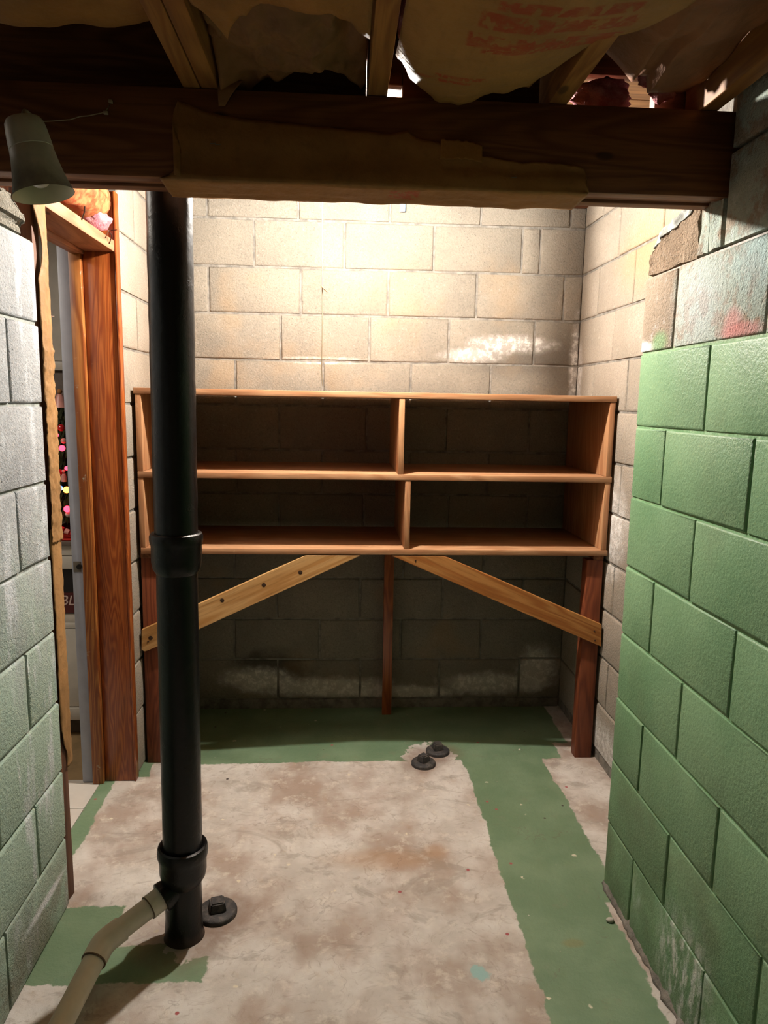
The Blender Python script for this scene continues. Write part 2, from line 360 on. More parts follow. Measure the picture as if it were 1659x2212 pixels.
PANEL = plain('grey_wood_panel', (120, 106, 96), .6, .3, var=.2)
TILE = plain('white_floor_tile', (220, 214, 204), .3, .5, var=.04)
RED = plain('red_cloth', (190, 44, 30), .7, .2, var=.2)
BOX_BLACK = plain('black_card', (24, 20, 20), .4, .4)
BOX_RED = plain('dark_red_card', (84, 22, 20), .4, .4)
LETTER = plain('pale_lettering', (216, 190, 180), .5, .3, var=.05)
PINE_GREEN = plain('tree_needles', (58, 62, 30), .8, .2, var=.4)
ORN_RED = plain('red_glass', (196, 20, 28), .15, .6, var=.1)
ORN_PINK = plain('pink_figure', (226, 158, 146), .4, .4)
RED_BULB = emit('red_light', (1, .03, .06), 7); BLUE_BULB = emit('blue_light', (.08, .22, 1), 5); ORANGE_BULB = emit('orange_light', (1, .30, .03), 11)
STONE = plain('pale_stone', (214, 208, 196), .8, .2)
BROWN = plain('brown_twig', (170, 118, 72), .7, .2)

# ------------------------------------------------------------------ mesh helpers
def wloc(o):
    v = Vector((0, 0, 0))
    while o: v += o.location; o = o.parent
    return v
def tag(o, label=None, cat=None, group=None, kind=None):
    if label: o['label'] = label
    if cat: o['category'] = cat
    if group: o['group'] = group
    if kind: o['kind'] = kind
    return o
def empty(name, loc, label, cat, group=None, kind=None):
    o = bpy.data.objects.new(name, None); o.empty_display_size = .05; COL.objects.link(o); o.location = loc
    return tag(o, label, cat, group, kind)
def link(name, me, m, parent=None, loc=(0, 0, 0), rot=None):
    if m is not None and not me.materials: me.materials.append(m)
    o = bpy.data.objects.new(name, me); COL.objects.link(o); o.location = loc
    if rot: o.rotation_euler = rot
    if parent: o.parent = parent
    return o
def from_bm(name, bm, m, parent=None, smooth=False, angle=None):
    """bm in world coordinates; origin moves to the base centre (top level) or the parent's origin (part)"""
    bmesh.ops.recalc_face_normals(bm, faces=bm.faces)
    if parent: off = wloc(parent)
    else:
        xs = [v.co for v in bm.verts]
        off = Vector(((min(v.x for v in xs)+max(v.x for v in xs))/2, (min(v.y for v in xs)+max(v.y for v in xs))/2, min(v.z for v in xs)))
    bmesh.ops.translate(bm, verts=bm.verts, vec=-off)
    me = bpy.data.meshes.new(name); bm.to_mesh(me); bm.free()
    if smooth:
        for p in me.polygons: p.use_smooth = True
        if angle: me.set_sharp_from_angle(angle=math.radians(angle))
    return link(name, me, m, parent, (0, 0, 0) if parent else off)
def pydata(name, vs, fs, m, parent=None, smooth=False, angle=None):
    bm = bmesh.new(); vv = [bm.verts.new(v) for v in vs]
    for f in fs:
        try: bm.faces.new([vv[i] for i in f])
        except ValueError: pass
    return from_bm(name, bm, m, parent, smooth, angle)
def box(name, x, y, z, m, parent=None, bev=.003, jit=0., seg=2):
    bm = bmesh.new(); bmesh.ops.create_cube(bm, size=1)
    for v in bm.verts:
        v.co = Vector((x[0]+(v.co.x+.5)*(x[1]-x[0]), y[0]+(v.co.y+.5)*(y[1]-y[0]), z[0]+(v.co.z+.5)*(z[1]-z[0])))
        if jit: v.co += Vector((random.uniform(-jit, jit), random.uniform(-jit, jit), random.uniform(-jit, jit)))
    if bev: bmesh.ops.bevel(bm, geom=list(bm.edges), offset=bev, segments=seg, affect='EDGES', profile=.5)
    return from_bm(name, bm, m, parent, bool(bev), 40)
def lathe(name, prof, c, m, parent=None, seg=40, axis=None, closed=False, bumpy=0.):
    """prof: (radius, height) pairs along the axis through c"""
    ax = Vector(axis).normalized() if axis else Vector((0, 0, 1))
    q = Vector((0, 0, 1)).rotation_difference(ax); c = Vector(c); vs = []; fs = []
    for (r, h) in prof:
        for i in range(seg):
            a = 2*math.pi*i/seg; v = q @ Vector((r*math.cos(a), r*math.sin(a), h)) + c
            if bumpy: v += (v-c-ax*h).normalized()*bumpy*(mnoise.noise(v*22)+.5*mnoise.noise(v*60))
            vs.append(v)
    for j in range(len(prof)-1):
        for i in range(seg):
            k = (i+1) % seg; fs.append((j*seg+i, j*seg+k, (j+1)*seg+k, (j+1)*seg+i))
    if closed:
        fs.append(tuple(range(seg))); fs.append(tuple((len(prof)-1)*seg+i for i in range(seg)))
    return pydata(name, vs, fs, m, parent, True, 35)
def tube(name, pts, r, m, parent=None, seg=10, caps=True):
    pts = [Vector(p) for p in pts]; vs = []; fs = []
    rr = r if isinstance(r, (list, tuple)) else [r]*len(pts)
    ref = Vector((.31, .17, .94))
    for i, p in enumerate(pts):
        d = (pts[min(i+1, len(pts)-1)]-pts[max(i-1, 0)]).normalized()
        if abs(d.dot(ref)) > .97: ref = Vector((1, .1, 0))
        a = d.cross(ref).normalized(); b = d.cross(a)
        for k in range(seg):
            t = 2*math.pi*k/seg; vs.append(p + rr[i]*(math.cos(t)*a+math.sin(t)*b))
    for i in range(len(pts)-1):
        for k in range(seg):
            j = (k+1) % seg; fs.append((i*seg+k, i*seg+j, (i+1)*seg+j, (i+1)*seg+k))
    if caps: fs.append(tuple(range(seg))); fs.append(tuple((len(pts)-1)*seg+k for k in range(seg)))
    return pydata(name, vs, fs, m, parent, True, 50)
def sheet(name, fn, nu, nv, m, parent=None, thick=.0012):
    """crumpled sheet from a function of (u, v) in 0..1, given a little thickness"""
    vs = [Vector(fn(i/nu, j/nv)) for j in range(nv+1) for i in range(nu+1)]
    fs = [(j*(nu+1)+i, j*(nu+1)+i+1, (j+1)*(nu+1)+i+1, (j+1)*(nu+1)+i) for j in range(nv) for i in range(nu)]
    o = pydata(name, vs, fs, m, parent, True)
    md = o.modifiers.new('thickness', 'SOLIDIFY'); md.thickness = thick; md.offset = 0
    return o
def interp(tab, x):
    if x <= tab[0][0]: return tab[0][1]
    for (a, b), (c, d) in zip(tab, tab[1:]):
        if x <= c: return b+(d-b)*(x-a)/(c-a)
    return tab[-1][1]
def fbm(v, s, o=3):
    t = 0; a = 1; v = Vector(v)*s
    for _ in range(o): t += a*mnoise.noise(v); v = v*2.03+Vector((3.1, 1.7, 9.2)); a *= .5
    return t

# ------------------------------------------------------------------ block walls
BLOCK_CACHE = {}
def block_mesh(w_, h_, variant, m, bev=.006, dep=.03, jit=.0013):
    """block face in local XY (w along x, h along y), front towards +z, a soft worn arris"""
    key = (round(w_, 3), round(h_, 3), variant, m.name, bev)
    if key in BLOCK_CACHE: return BLOCK_CACHE[key]
    rnd = random.Random(hash((key[0]*1000, key[1]*1000, variant)))
    ring = []
    for u, v in ((0, 0), (.5, 0), (1, 0), (1, .5), (1, 1), (.5, 1), (0, 1), (0, .5)):
        ring.append(((u-.5)*w_, (v-.5)*h_, u, v))
    vs = []; fs = []
    for inset, z in ((0, -dep), (0, -bev), (bev*.35, -bev*.25), (bev*1.3, 0)):
        for (x, y, u, v) in ring:
            j = jit if z > -dep else 0
            vs.append((x + (inset if u < .4 else -inset if u > .6 else 0)+rnd.uniform(-j, j), y + (inset if v < .4 else -inset if v > .6 else 0)+rnd.uniform(-j, j), z))
    for k in range(3):
        for i in range(8):
            j = (i+1) % 8; fs.append((k*8+i, k*8+j, (k+1)*8+j, (k+1)*8+i))
    fs.append(tuple(range(24, 32)))
    me = bpy.data.meshes.new('block'); me.from_pydata(vs, [], fs); me.update(); me.materials.append(m)
    for p in me.polygons: p.use_smooth = True
    me.set_sharp_from_angle(angle=math.radians(50))
    BLOCK_CACHE[key] = me; return me
def lay(wall, origin, udir, ndir, rows, m, joint=.010, wob=.0012, matfn=None, bev=.006, skip=None):
    """rows: (z0, z1, [cuts along u]); blocks become children of the wall"""
    U = Vector(udir); Nn = Vector(ndir); O = Vector(origin); Z = Vector((0, 0, 1)); base = wloc(wall)
    R = Matrix((U, Z, Nn)).transposed()
    if R.determinant() < 0: R = Matrix((-U, Z, Nn)).transposed()
    e = R.to_euler()
    for (z0, z1, cuts) in rows:
        for a, b in zip(cuts, cuts[1:]):
            if b-a < .03: continue
            if skip and skip(z0, a, b): continue
            mm = matfn(z0, a, b) if matfn else m
            me = block_mesh(b-a-joint, z1-z0-joint, random.randrange(3), mm, bev)
            c = O + U*(a+b)/2 + Z*((z0+z1)/2) + Nn*random.uniform(-wob, wob)
            o = bpy.data.objects.new('block', me); COL.objects.link(o); o.parent = wall
            o.location = c-base; o.rotation_euler = e
            o.rotation_euler.rotate_axis('Z', random.uniform(-.003, .003))
C = .2032
def cuts(lo, hi, js):
    return [lo] + [j for j in sorted(js) if lo+.03 < j < hi-.03] + [hi]
def struct(name, label, cat, *a, **k):
    o = box(name, *a, **k); return tag(o, label, cat, kind='structure')

# floor and subfloor ------------------------------------------------
fl = struct('floor', 'worn concrete basement floor with patches of green paint', 'floor', (-.93, 1.5), (-1.6, 3.6), (-.12, 0), FLOOR, bev=0)
ceil = empty('ceiling', (0, 1.8, 2.39), 'board subfloor above the joists', 'ceiling', kind='structure')
for i in range(30):
    y0 = -1.6+i*.24
    box('board', (-3.3, 1.5), (y0, y0+.236), (2.39, 2.412), PLY, ceil, bev=0)

# back wall ---------------------------------------------------------
WB = 3.3485
wall = struct('wall_back', 'bare grey concrete block wall behind the shelf', 'wall', (-1.0, 1.35), (WB+.006, WB+.21), (0, 2.39), MORTAR, bev=0)
H0 = .046
bj = {11: (-.6, -.2, .207, .617, 1.026), 10: (-.397, .005, .408, .81, .893), 9: (-.599, -.19, .205, .609, 1.013), 8: (-.68, -.28, .122, .488, .886),
      7: (-.486, -.089, .317, .688), 6: (-.69, -.288, .115, .486, .881), 5: (-.488, -.09, .317, .69), 4: (-.69, -.292, .106, .507, .89), 3: (-.502, -.095, .3, .69),
      2: (-.7, -.305, .095, .495, .89), 1: (-.508, -.099, .294, .69), 0: (-.69, -.30, .10, .49, .89)}
rows = [(H0+C*k, min(H0+C*(k+1), 2.385), cuts(-.82, 1.10, bj[k])) for k in range(12)]
lay(wall, (0, WB, 0), (1, 0, 0), (0, -1, 0), rows, CMU_BACK, .009)
box('footing_strip', (-.8, 1.09), (WB-.002, WB+.02), (-.02, .044), MORTAR, wall, bev=.003)

# right rear wall ---------------------------------------------------
XR = 1.092
wall = struct('wall_right_rear', 'pale grey concrete block side wall beside the shelf', 'wall', (XR+.006, XR+.2), (2.03, WB+.004), (0, 2.39), MORTAR, bev=0)
rows = []
for k in range(12):
    js = (3.12, 2.74, 2.335) if k % 2 else (2.915, 2.51, 2.11)
    rows.append((H0+C*k, min(H0+C*(k+1), 2.385), cuts(2.03, WB-.004, js)))
lay(wall, (XR, 0, 0), (0, 1, 0), (-1, 0, 0), rows, CMU_REAR, .009)

# right front wall (green) -------------------------------------------
XG, YG, HG = .838, 2.022, .0127
wall = struct('wall_right_front', 'concrete block wall painted green up to shoulder height', 'wall', (XG+.0055, XR+.19), (-.6, YG-.006), (0, 1.842), GREEN_MORTAR, bev=0)
rows = []; B = 2*C
for k in range(-1, 9):
    base = 1.825 if k % 2 == 0 else 1.63
    z0 = max(HG+C*k, -.03)
    if k == -1: continue
    rows.append((0.0 if k == 0 else z0, HG+C*(k+1), cuts(-.6, YG, [base-B*i for i in range(7)])))
lay(wall, (XG, 0, 0), (0, 1, 0), (-1, 0, 0), rows, GREEN, .008, .0015, lambda z, a, b: UPPER if z > 1.6 else GREEN, bev=.0045)
# end face of the green wall, turned to the alcove
rows = [(0.0 if k == 0 else HG+C*k, HG+C*(k+1), [0, .25]) for k in range(9)]
lay(wall, (XG+.003, YG, 0), (1, 0, 0), (0, 1, 0), rows, GREEN, .011, .001, lambda z, a, b: UPPER if z > 1.6 else GREEN, bev=.008)
# rough top course: a broken block, two cut fillers, then blocks up to the joists
box('mortar_core', (XG+.03, XR+.18), (-.6, 1.80), (1.842, 2.385), MORTAR, wall, bev=0)
def prism_yz(name, pts, x0, x1, m, parent, rough=.004):
    bm = bmesh.new(); a = [bm.verts.new((x0, y, z)) for y, z in pts]; b = [bm.verts.new((x1, y, z)) for y, z in pts]
    n = len(pts); bm.faces.new(a); bm.faces.new(b)
    for i in range(n): bm.faces.new((a[i], a[(i+1) % n], b[(i+1) % n], b[i]))
    bmesh.ops.triangulate(bm, faces=list(bm.faces)); bmesh.ops.subdivide_edges(bm, edges=list(bm.edges), cuts=5, use_grid_fill=True)
    for v in bm.verts: v.co += rough*Vector((fbm(v.co, 28), fbm(v.co+Vector((5, 0, 0)), 28), fbm(v.co+Vector((0, 7, 0)), 28)))
    return from_bm(name, bm, m, parent, True, 45)
prism_yz('broken_block', [(2.026, 1.847), (2.018, 1.872), (2.020, 1.905), (1.985, 1.928), (1.935, 1.94), (1.87, 1.952), (1.752, 1.975), (1.757, 1.848)], XG+.010, XG+.2, BROKEN, wall, .009)
prism_yz('mortar_smear', [(2.004, 1.918), (1.94, 1.938), (1.87, 1.950), (1.75, 1.973), (1.75, 1.988), (1.86, 1.972), (1.94, 1.956), (1.985, 1.938)], XG+.006, XG+.19, LEFT_MORTAR, wall, .010)
prism_yz('filler_piece', [(1.738, 1.849), (1.735, 2.04), (1.690, 2.04), (1.692, 1.849)], XG+.008, XG+.2, UPPER, wall, .006)
prism_yz('filler_piece', [(1.680, 1.849), (1.680, 2.04), (1.628, 2.04), (1.630, 1.849)], XG+.003, XG+.2, UPPER, wall, .006)
rows = [(HG+C*9, HG+C*10, cuts(-.6, 1.615, [1.21, .80, .4, 0])), (HG+C*10, HG+C*11, cuts(-.6, 1.615, [1.41, 1.0, .6, .2]))]
lay(wall, (XG, 0, 0), (0, 1, 0), (-1, 0, 0), rows, UPPER, .010, .002, bev=.006)
# thin crumbled mortar fillet along the foot of the green wall
def fillet(u, v):
    y = .9+u*1.12; n = fbm((y, 3, 1), 22)
    r = .014+.010*n
    return (XG-.004-r*(1-v)+.01, y, r*1.4*v)
sheet('mortar_fillet', fillet, 90, 3, MORTAR, wall, .002)

# left front wall -----------------------------------------------------
XL = -.795; YLE = 1.982
wall = struct('wall_left_front', 'pale blue and green washed concrete block wall', 'wall', (XL-.2, XL-.008), (-.6, YLE-.006), (0, 1.885), LEFT_MORTAR, bev=0)
rows = []; PL = .2085
for k in range(9):
    js = [1.795-B*i for i in range(7)] if k % 2 else [1.595-B*i for i in range(6)]
    rows.append((0.0 if k == 0 else .01+PL*k, .01+PL*(k+1), cuts(-.6, YLE, js)))
lay(wall, (XL, 0, 0), (0, 1, 0), (1, 0, 0), rows, LEFT, .009, .0016, bev=.006)
prism_yz('rubble_cap', [(-.6, 1.888), (-.6, 2.0), (1.0, 2.0), (1.70, 1.985), (1.80, 1.955), (1.87, 1.965), (1.915, 1.94), (1.912, 1.905), (1.93, 1.888)], XL-.19, XL-.002, RUBBLE, wall, .016)

# left rear stub ---------------------------------------------------------
XS = -.80
wall = struct('wall_left_rear', 'pale concrete block wall stub between doorway and shelf', 'wall', (XS-.13, XS-.006), (2.725, WB+.004), (0, 2.39), MORTAR, bev=0)
rows = [(H0+C*k if k else 0., min(H0+C*(k+1), 2.385), cuts(2.725, WB-.004, (3.14,) if k % 2 else (2.93,))) for k in range(12)]
lay(wall, (XS, 0, 0), (0, 1, 0), (1, 0, 0), rows, CMU_REAR, .009)

# sill plate on the back wall
tag(box('sill_plate', (-.80, 1.09), (WB-.05, WB-.002), (2.368, 2.388), BEAM), 'dark wooden sill plate along the top of the back wall', 'beam')

# ------------------------------------------------------------------ beam, joists, ceiling
YB0, YB1, ZB0, ZB1 = 1.625, 1.735, 1.952, 2.130
beam = empty('ceiling_beam', (0, YB0, ZB0), 'dark built-up wooden beam crossing above the opening', 'beam')
box('ply', (-1.0, XG+.10), (YB0, YB0+.036), (ZB0, ZB1), BEAM, beam, .003)
box('ply', (-1.0, XG+.10), (YB0+.0405, YB0+.0725), (ZB0+.006, ZB1), BEAM, beam, .003)
box('ply', (-1.0, XG+.10), (YB0+.0745, YB1), (ZB0, ZB1), BEAM, beam, .003)
jg = 'ceiling joists above the beam'
def joist(name, plies, label):
    if len(plies) == 1:
        return tag(box(name, plies[0], (-.6, YB1), (ZB1+.001, 2.388), JOIST, bev=.003), label, 'joist', jg)
    e = empty(name, ((plies[0][0]+plies[-1][1])/2, .5, ZB1+.001), label, 'joist', jg)
    for p in plies: box('ply', p, (-.6, YB1), (ZB1+.001, 2.388), JOIST, e, .003)
    return e
joist('ceiling_joist', [(-.336, -.300), (-.2985, -.262)], 'doubled wooden joist resting on the beam above the black pipe')
joist('ceiling_joist', [(.049, .090)], 'single wooden joist on the beam left of the printed paper batt')
joist('ceiling_joist', [(.437, .478)], 'wooden joist half hidden behind the right edge of the printed batt')
joist('ceiling_joist', [(.772, .812)], 'wooden joist against the block wall at top right')
for (x0, x1, lab) in ((-1.0, -.338, 'added wooden board stopping bulb light over the beam left of the doubled joist'), (-.26, .047, 'added wooden board stopping bulb light over the beam in the bay of crumpled paper'), (.128, .435, 'added wooden board stopping bulb light over the beam behind the printed batt'), (.48, .699, 'added wooden board stopping bulb light above the pink fibre tuft at the right'), (.70, .771, 'short added wooden board stopping bulb light over the beam at the right wall')):  # added boards that keep the bulb's light out of the ceiling bays
    tag(box('light_stop_board', (x0, x1), (YB1-.03, YB1), (2.225 if x0 == .48 else ZB1+.001, 2.388), BEAM, bev=.002), lab, 'board', 'added light-stopping boards on the beam')

tag(box('light_stop_board', (.0905, .1275), (YB1-.03, YB1), (2.185, 2.388), BEAM, bev=.002), 'narrow added wooden piece stopping bulb light above the gap beside the single joist', 'board', 'added light-stopping boards on the beam')  # added piece, lets bulb light through only at the low gap
# insulation batts -------------------------------------------------------
ig = 'insulation batts between the joists'
e = empty('insulation_batt', (-.57, 1.0, 2.15), 'smooth brown paper-faced insulation batt at top left', 'insulation', ig)
def b0(u, v):
    x = -.93+u*.59; y = .2+v*1.30
    z = 2.165-.035*math.sin(math.pi*u)+.010*fbm((x, y, 0), 5)
    if y > 1.38: z += (y-1.38)**2*4*(1+.5*fbm((x, 0, 3), 6))
    return (x, y+.04*fbm((x, 0, 0), 4)*v, z)
sheet('paper_facing', b0, 40, 60, KRAFT, e)
box('fiberglass', (-.92, -.345), (.2, 1.36), (2.20, 2.385), PINK, e, .02)
e = empty('insulation_batt', (-.1, 1.0, 2.13), 'crumpled torn brown paper insulation batt between doubled and single joists', 'insulation', ig)
def b1(u, v):
    x = -.252+u*.296
    yend = interp([(-.252, 1.31), (-.235, 1.34), (-.212, 1.425), (-.195, 1.36), (-.14, 1.285), (-.03, 1.30), (.01, 1.34), (.046, 1.40)], x)
    y = .2+v*(yend-.2)
    z = 2.135-.012*math.sin(math.pi*u)+.012*fbm((x, y, 1), 9)+.004*fbm((x, y, 4), 30)
    return (x, y, z)
sheet('paper_facing', b1, 44, 70, KRAFT, e)
def b1b(u, v):
    x = -.256+u*.300; y = 1.24+v*(.385+.03*math.sin(u*7))
    z = 2.245-.085*v**.7-.035*math.sin(math.pi*min(1, u*1.15))*(1-abs(2*v-1))
    cre = abs(math.sin((x*9+y*13)+2.2*fbm((x, y, 2), 6)))
    z += .022*fbm((x, y, 9), 8)-.016*(1-cre)**3+.008*fbm((x, y, 5), 24)
    if u < .22 and v > .75: z -= .05*(v-.75)/.25*(1-u/.22); y += .035*(v-.75)/.25*(1-u/.22)
    if .35 < u < .95 and v > .85: z += .012*math.sin((u-.35)/.6*math.pi)
    return (x, y, z)
sheet('torn_paper', b1b, 60, 60, KRAFT_DARK, e)
def b1c(u, v):
    x = -.262+.018*u+.012*v; y = 1.606+.02*v; z = 2.150-.045*v*(1-.5*abs(u-.4)) 
    return (-.262+.052*u*(1-.75*v), 1.6235-.008*math.sin(math.pi*v), 2.148-.052*v)
sheet('paper_tip', b1c, 10, 10, KRAFT_DARK, e)
e = empty('insulation_batt', (.27, 1.0, 2.10), 'sagging paper-faced insulation batt printed in red above the beam', 'insulation', ig)
RED_EDGE = [(1.0, .56), (1.196, .543), (1.285, .492), (1.337, .437), (1.43, .40), (1.532, .368), (1.61, .345)]
def b2(u, v):
    v2 = v
    yend = interp([(0, 1.47), (.12, 1.535), (.35, 1.585), (.60, 1.603), (.80, 1.570), (1, 1.53)], u)
    y = .2+v2*(yend-.2); x = .096+u*(interp(RED_EDGE, y)-.096)
    z = 2.118-.030*math.sin(math.pi*min(1, u*1.02))*(.6+.4*math.sin(math.pi*min(1, y/1.6)))
    z += .006*fbm((x, y, 3), 6)
    t = max(0, (y-(yend-.10))/.10)
    z += .012*t*t+.012*t*fbm((x, y, 8), 12)
    if u < .12: z += .02*(1-u/.12)*max(0, (y-1.2)/.3)
    return (x, y, z)
sheet('paper_facing', b2, 60, 90, KRAFT_PRINT, e)
def b2e(u, v):     # turned-up flange of the facing along its right border
    y = 1.20+u*.37; x = interp(RED_EDGE, y); p = b2(1, (y-.2)/1.33)
    return (x+.004*v+.012*v*fbm((y, 0, 0), 9), y, p[2]+.045*v+.004*fbm((y, v, 0), 20))
sheet('paper_flange', b2e, 40, 5, KRAFT_DARK, e)
def slit(u, v):
    return (.228+.034*u, 1.459+.004*math.sin(u*3)+.003*v*math.sin(math.pi*u), b2(.46, .92)[2]-.006)
box('fiberglass', (.10, .43), (.2, 1.50), (2.16, 2.385), PINK, e, .02)
e = empty('insulation_batt', (.62, 1.0, 2.12), 'reddish torn paper insulation batt with pink fibre beside the block wall', 'insulation', ig)
def b3(u, v):
    x = .483+u*.287; y = .2+v*(1.40-.05*math.sin(u*5))
    z = 2.172+.030*abs(u-.35)-.035*math.sin(math.pi*u)*(.5+.5*v)+.016*fbm((x, y, 6), 8)
    if u < .42 and y > 1.25: z += .10*(y-1.25)/.35*(1-u/.42)
    if .36 < u < .5: z += .03*max(0, (y-1.25)/.3)
    return (x, y, z)
sheet('paper_facing', b3, 50, 80, KRAFT_PINK, e)
box('fiberglass', (.49, .76), (.2, 1.45), (2.20, 2.385), PINK, e, .02)
bm = bmesh.new(); bmesh.ops.create_icosphere(bm, subdivisions=4, radius=1)
for v in bm.verts:
    d = 1+.35*fbm(v.co, 1.6)+.12*fbm(v.co, 5)
    v.co = Vector((.585+v.co.x*.065*d, 1.71+v.co.y*.035*d, 2.178+v.co.z*.038*d))
from_bm('fiber_tuft', bm, PINK, e, True)
for (cx_, cz_, r_) in ((.665, 2.205, .016), (.70, 2.18, .02)):
    bm = bmesh.new(); bmesh.ops.create_icosphere(bm, subdivisions=3, radius=1)
    for v in bm.verts:
        d = 1+.5*fbm(v.co+Vector((cx_*40, 0, 0)), 2)
        v.co = Vector((cx_+v.co.x*r_*1.3*d, 1.665+v.co.y*r_*d, cz_+v.co.z*r_*d))
    from_bm('fiber_tuft', bm, PINK, e, True)

# kraft paper stapled over the beam ------------------------------------------
TOPZ = [(-.387, 1.96), (-.3575, 2.104), (-.335, 2.099), (-.293, 2.086), (-.255, 2.077), (-.197, 2.072), (-.043, 2.062), (.094, 2.054), (.134, 2.062), (.154, 2.047), (.205, 2.040), (.213, 2.020), (.292, 2.017), (.355, 2.009), (.385, 2.006), (.416, 2.010), (.497, 2.005), (.521, 1.998), (.532, 1.955)]
pw = empty('kraft_paper', (.07, YB0-.003, ZB0-.003), 'torn brown kraft paper stapled over the front of the beam', 'paper')
def bp(u, v):
    x = -.387+u*.919; zt = interp(TOPZ, x)+.002*fbm((x, 0, 7), 40)
    wob = .0015+.0022*fbm((x, v*.3, 3), 9)
    if v < .62:
        k = v/.62; z = zt+(ZB0-.003-zt)*k
        if x < -.345 and k < .9: x = -.345-(.012*math.sin(k*6))-.030*max(0, k-.55)/.45
        return (x, YB0-.003-abs(wob)-.0015*math.sin(k*9+x*6), z)
    k = (v-.62)/.38
    return (x, YB0-.003+k*.113, ZB0-.0035-abs(wob)-.004*k*(1+fbm((x, k, 2), 8)))
sheet('paper_sheet', bp, 150, 26, KRAFT_BEAM, pw, .0008)
def bp2(u, v):
    x = .205+u*.090; zt = 2.046-.010*u*u*u+.004*fbm((u*3, 0, 1), 3); 
    return (x, YB0-.0068-.002*math.sin(u*3), zt-v*(.040-.006*u))
sheet('torn_layer', bp2, 24, 12, KRAFT, pw, .0008)
for (x, z) in ((-.28, 2.02), (-.27, 2.018), (.36, 1.975)):
    tube('staple', [(x, YB0-.008, z), (x+.012, YB0-.008, z+.001)], .0007, STEEL, pw, 6)

# thin wire stapled to the beam ------------------------------------------
we = empty('bell_wire', (-.55, YB0-.003, 2.05), 'thin pale wire tacked to the beam beside the lamp shade', 'wire')
tube('wire', [(-.64, 1.621, 2.05), (-.613, 1.621, 2.052), (-.566, 1.621, 2.057), (-.545, 1.621, 2.064), (-.528, 1.621, 2.066), (-.495, 1.621, 2.074), (-.488, 1.621, 2.082), (-.481, 1.621, 2.096)], .0011, STRING, we, 6)
box('tack', (-.497, -.488), (1.617, 1.625), (2.070, 2.076), STRING, we, .001)
box('tack', (-.486, -.478), (1.617, 1.625), (2.092, 2.098), STRING, we, .001)

# ------------------------------------------------------------------ lamp shade at top left
ax = Vector((.030, .0, -.131)).normalized()
T = Vector((-.610, 1.50, 2.010))
ls = empty('lamp_shade', (T.x, T.y, T.z), 'dusty white cone lamp shade hanging at top left', 'lamp')
prof = [(.0, -.004), (.024, -.003), (.032, .0), (.0355, .006), (.0375, .020), (.0395, .042), (.0400, .052), (.0392, .053), (.0400, .055), (.0425, .075), (.046, .095), (.0505, .115), (.0555, .132), (.0575, .1365)]
lathe('shade', prof, T, SHADE, ls, 48, ax)
lathe('shade_lining', [(.0570, .1365), (.054, .131), (.049, .114), (.0445, .095), (.041, .075), (.038, .05), (.034, .02), (.012, .012)], T, SHADE_IN, ls, 48, ax)
lathe('socket', [(.0, .01), (.015, .01), (.016, .05), (.012, .06), (.0, .06)], T, PORCELAIN, ls, 20, ax)
lathe('bulb_glass', [(.012, .055), (.02, .075), (.026, .095), (.022, .112), (.010, .121), (.0, .123)], T, PORCELAIN, ls, 24, ax)
tube('stem', [T-ax*.002, T-ax*.02+Vector((-.004, .03, .006)), (-.625, 1.60, 2.045), (-.625, 1.624, 2.045)], .006, SHADE, ls, 10)

# ------------------------------------------------------------------ ceiling bulb with pull string
lm = empty('ceiling_light', (LAMP.x, LAMP.y, 2.388), 'bare bulb lamp holder with long pull string in the alcove', 'lamp')
lathe('lamp_holder', [(.0, 2.388), (.055, 2.388), (.056, 2.374), (.038, 2.362), (.024, 2.345), (.020, 2.335), (.0, 2.334)], (LAMP.x, LAMP.y, 0), PORCELAIN, lm, 32)
lathe('bulb', [(0, LAMP.z-BULB_R)]+[(BULB_R*math.sin(a), LAMP.z-BULB_R*math.cos(a)) for a in (.3, .6, .9, 1.2, 1.5, 1.8, 2.1, 2.4)]+[(.014, LAMP.z+.046), (.0, LAMP.z+.048)], (LAMP.x, LAMP.y, 0), BULB, lm, 24)
SX = -.073
tube('string_arm', [(LAMP.x-.03, LAMP.y, 2.366), (-.02, LAMP.y, 2.372), (SX, LAMP.y, 2.374)], .003, STEEL, lm, 8)
tube('pull_string', [(SX, 2.6, 2.374), (SX, 2.6, 2.2), (SX, 2.6, 2.0), (SX+.001, 2.6, 1.9), (SX+.0015, 2.6, 1.75), (SX+.0005, 2.6, 1.66), (SX, 2.601, 1.60), (SX+.003, 2.6, 1.545)], .0015, STRING, lm, 6)
tube('string_tag', [(SX-.003, 2.598, 1.887), (SX+.006, 2.597, 1.879), (SX+.018, 2.596, 1.868)], [.0012, .0022, .0014], BROWN, lm, 8)
pe = tube('plastic_stub', [(.207, 2.62, 2.388), (.207, 2.62, 2.148)], .011, BLUEPIPE, None, 16)
tag(pe, 'pale blue plastic pipe end dropping below the beam', 'pipe')

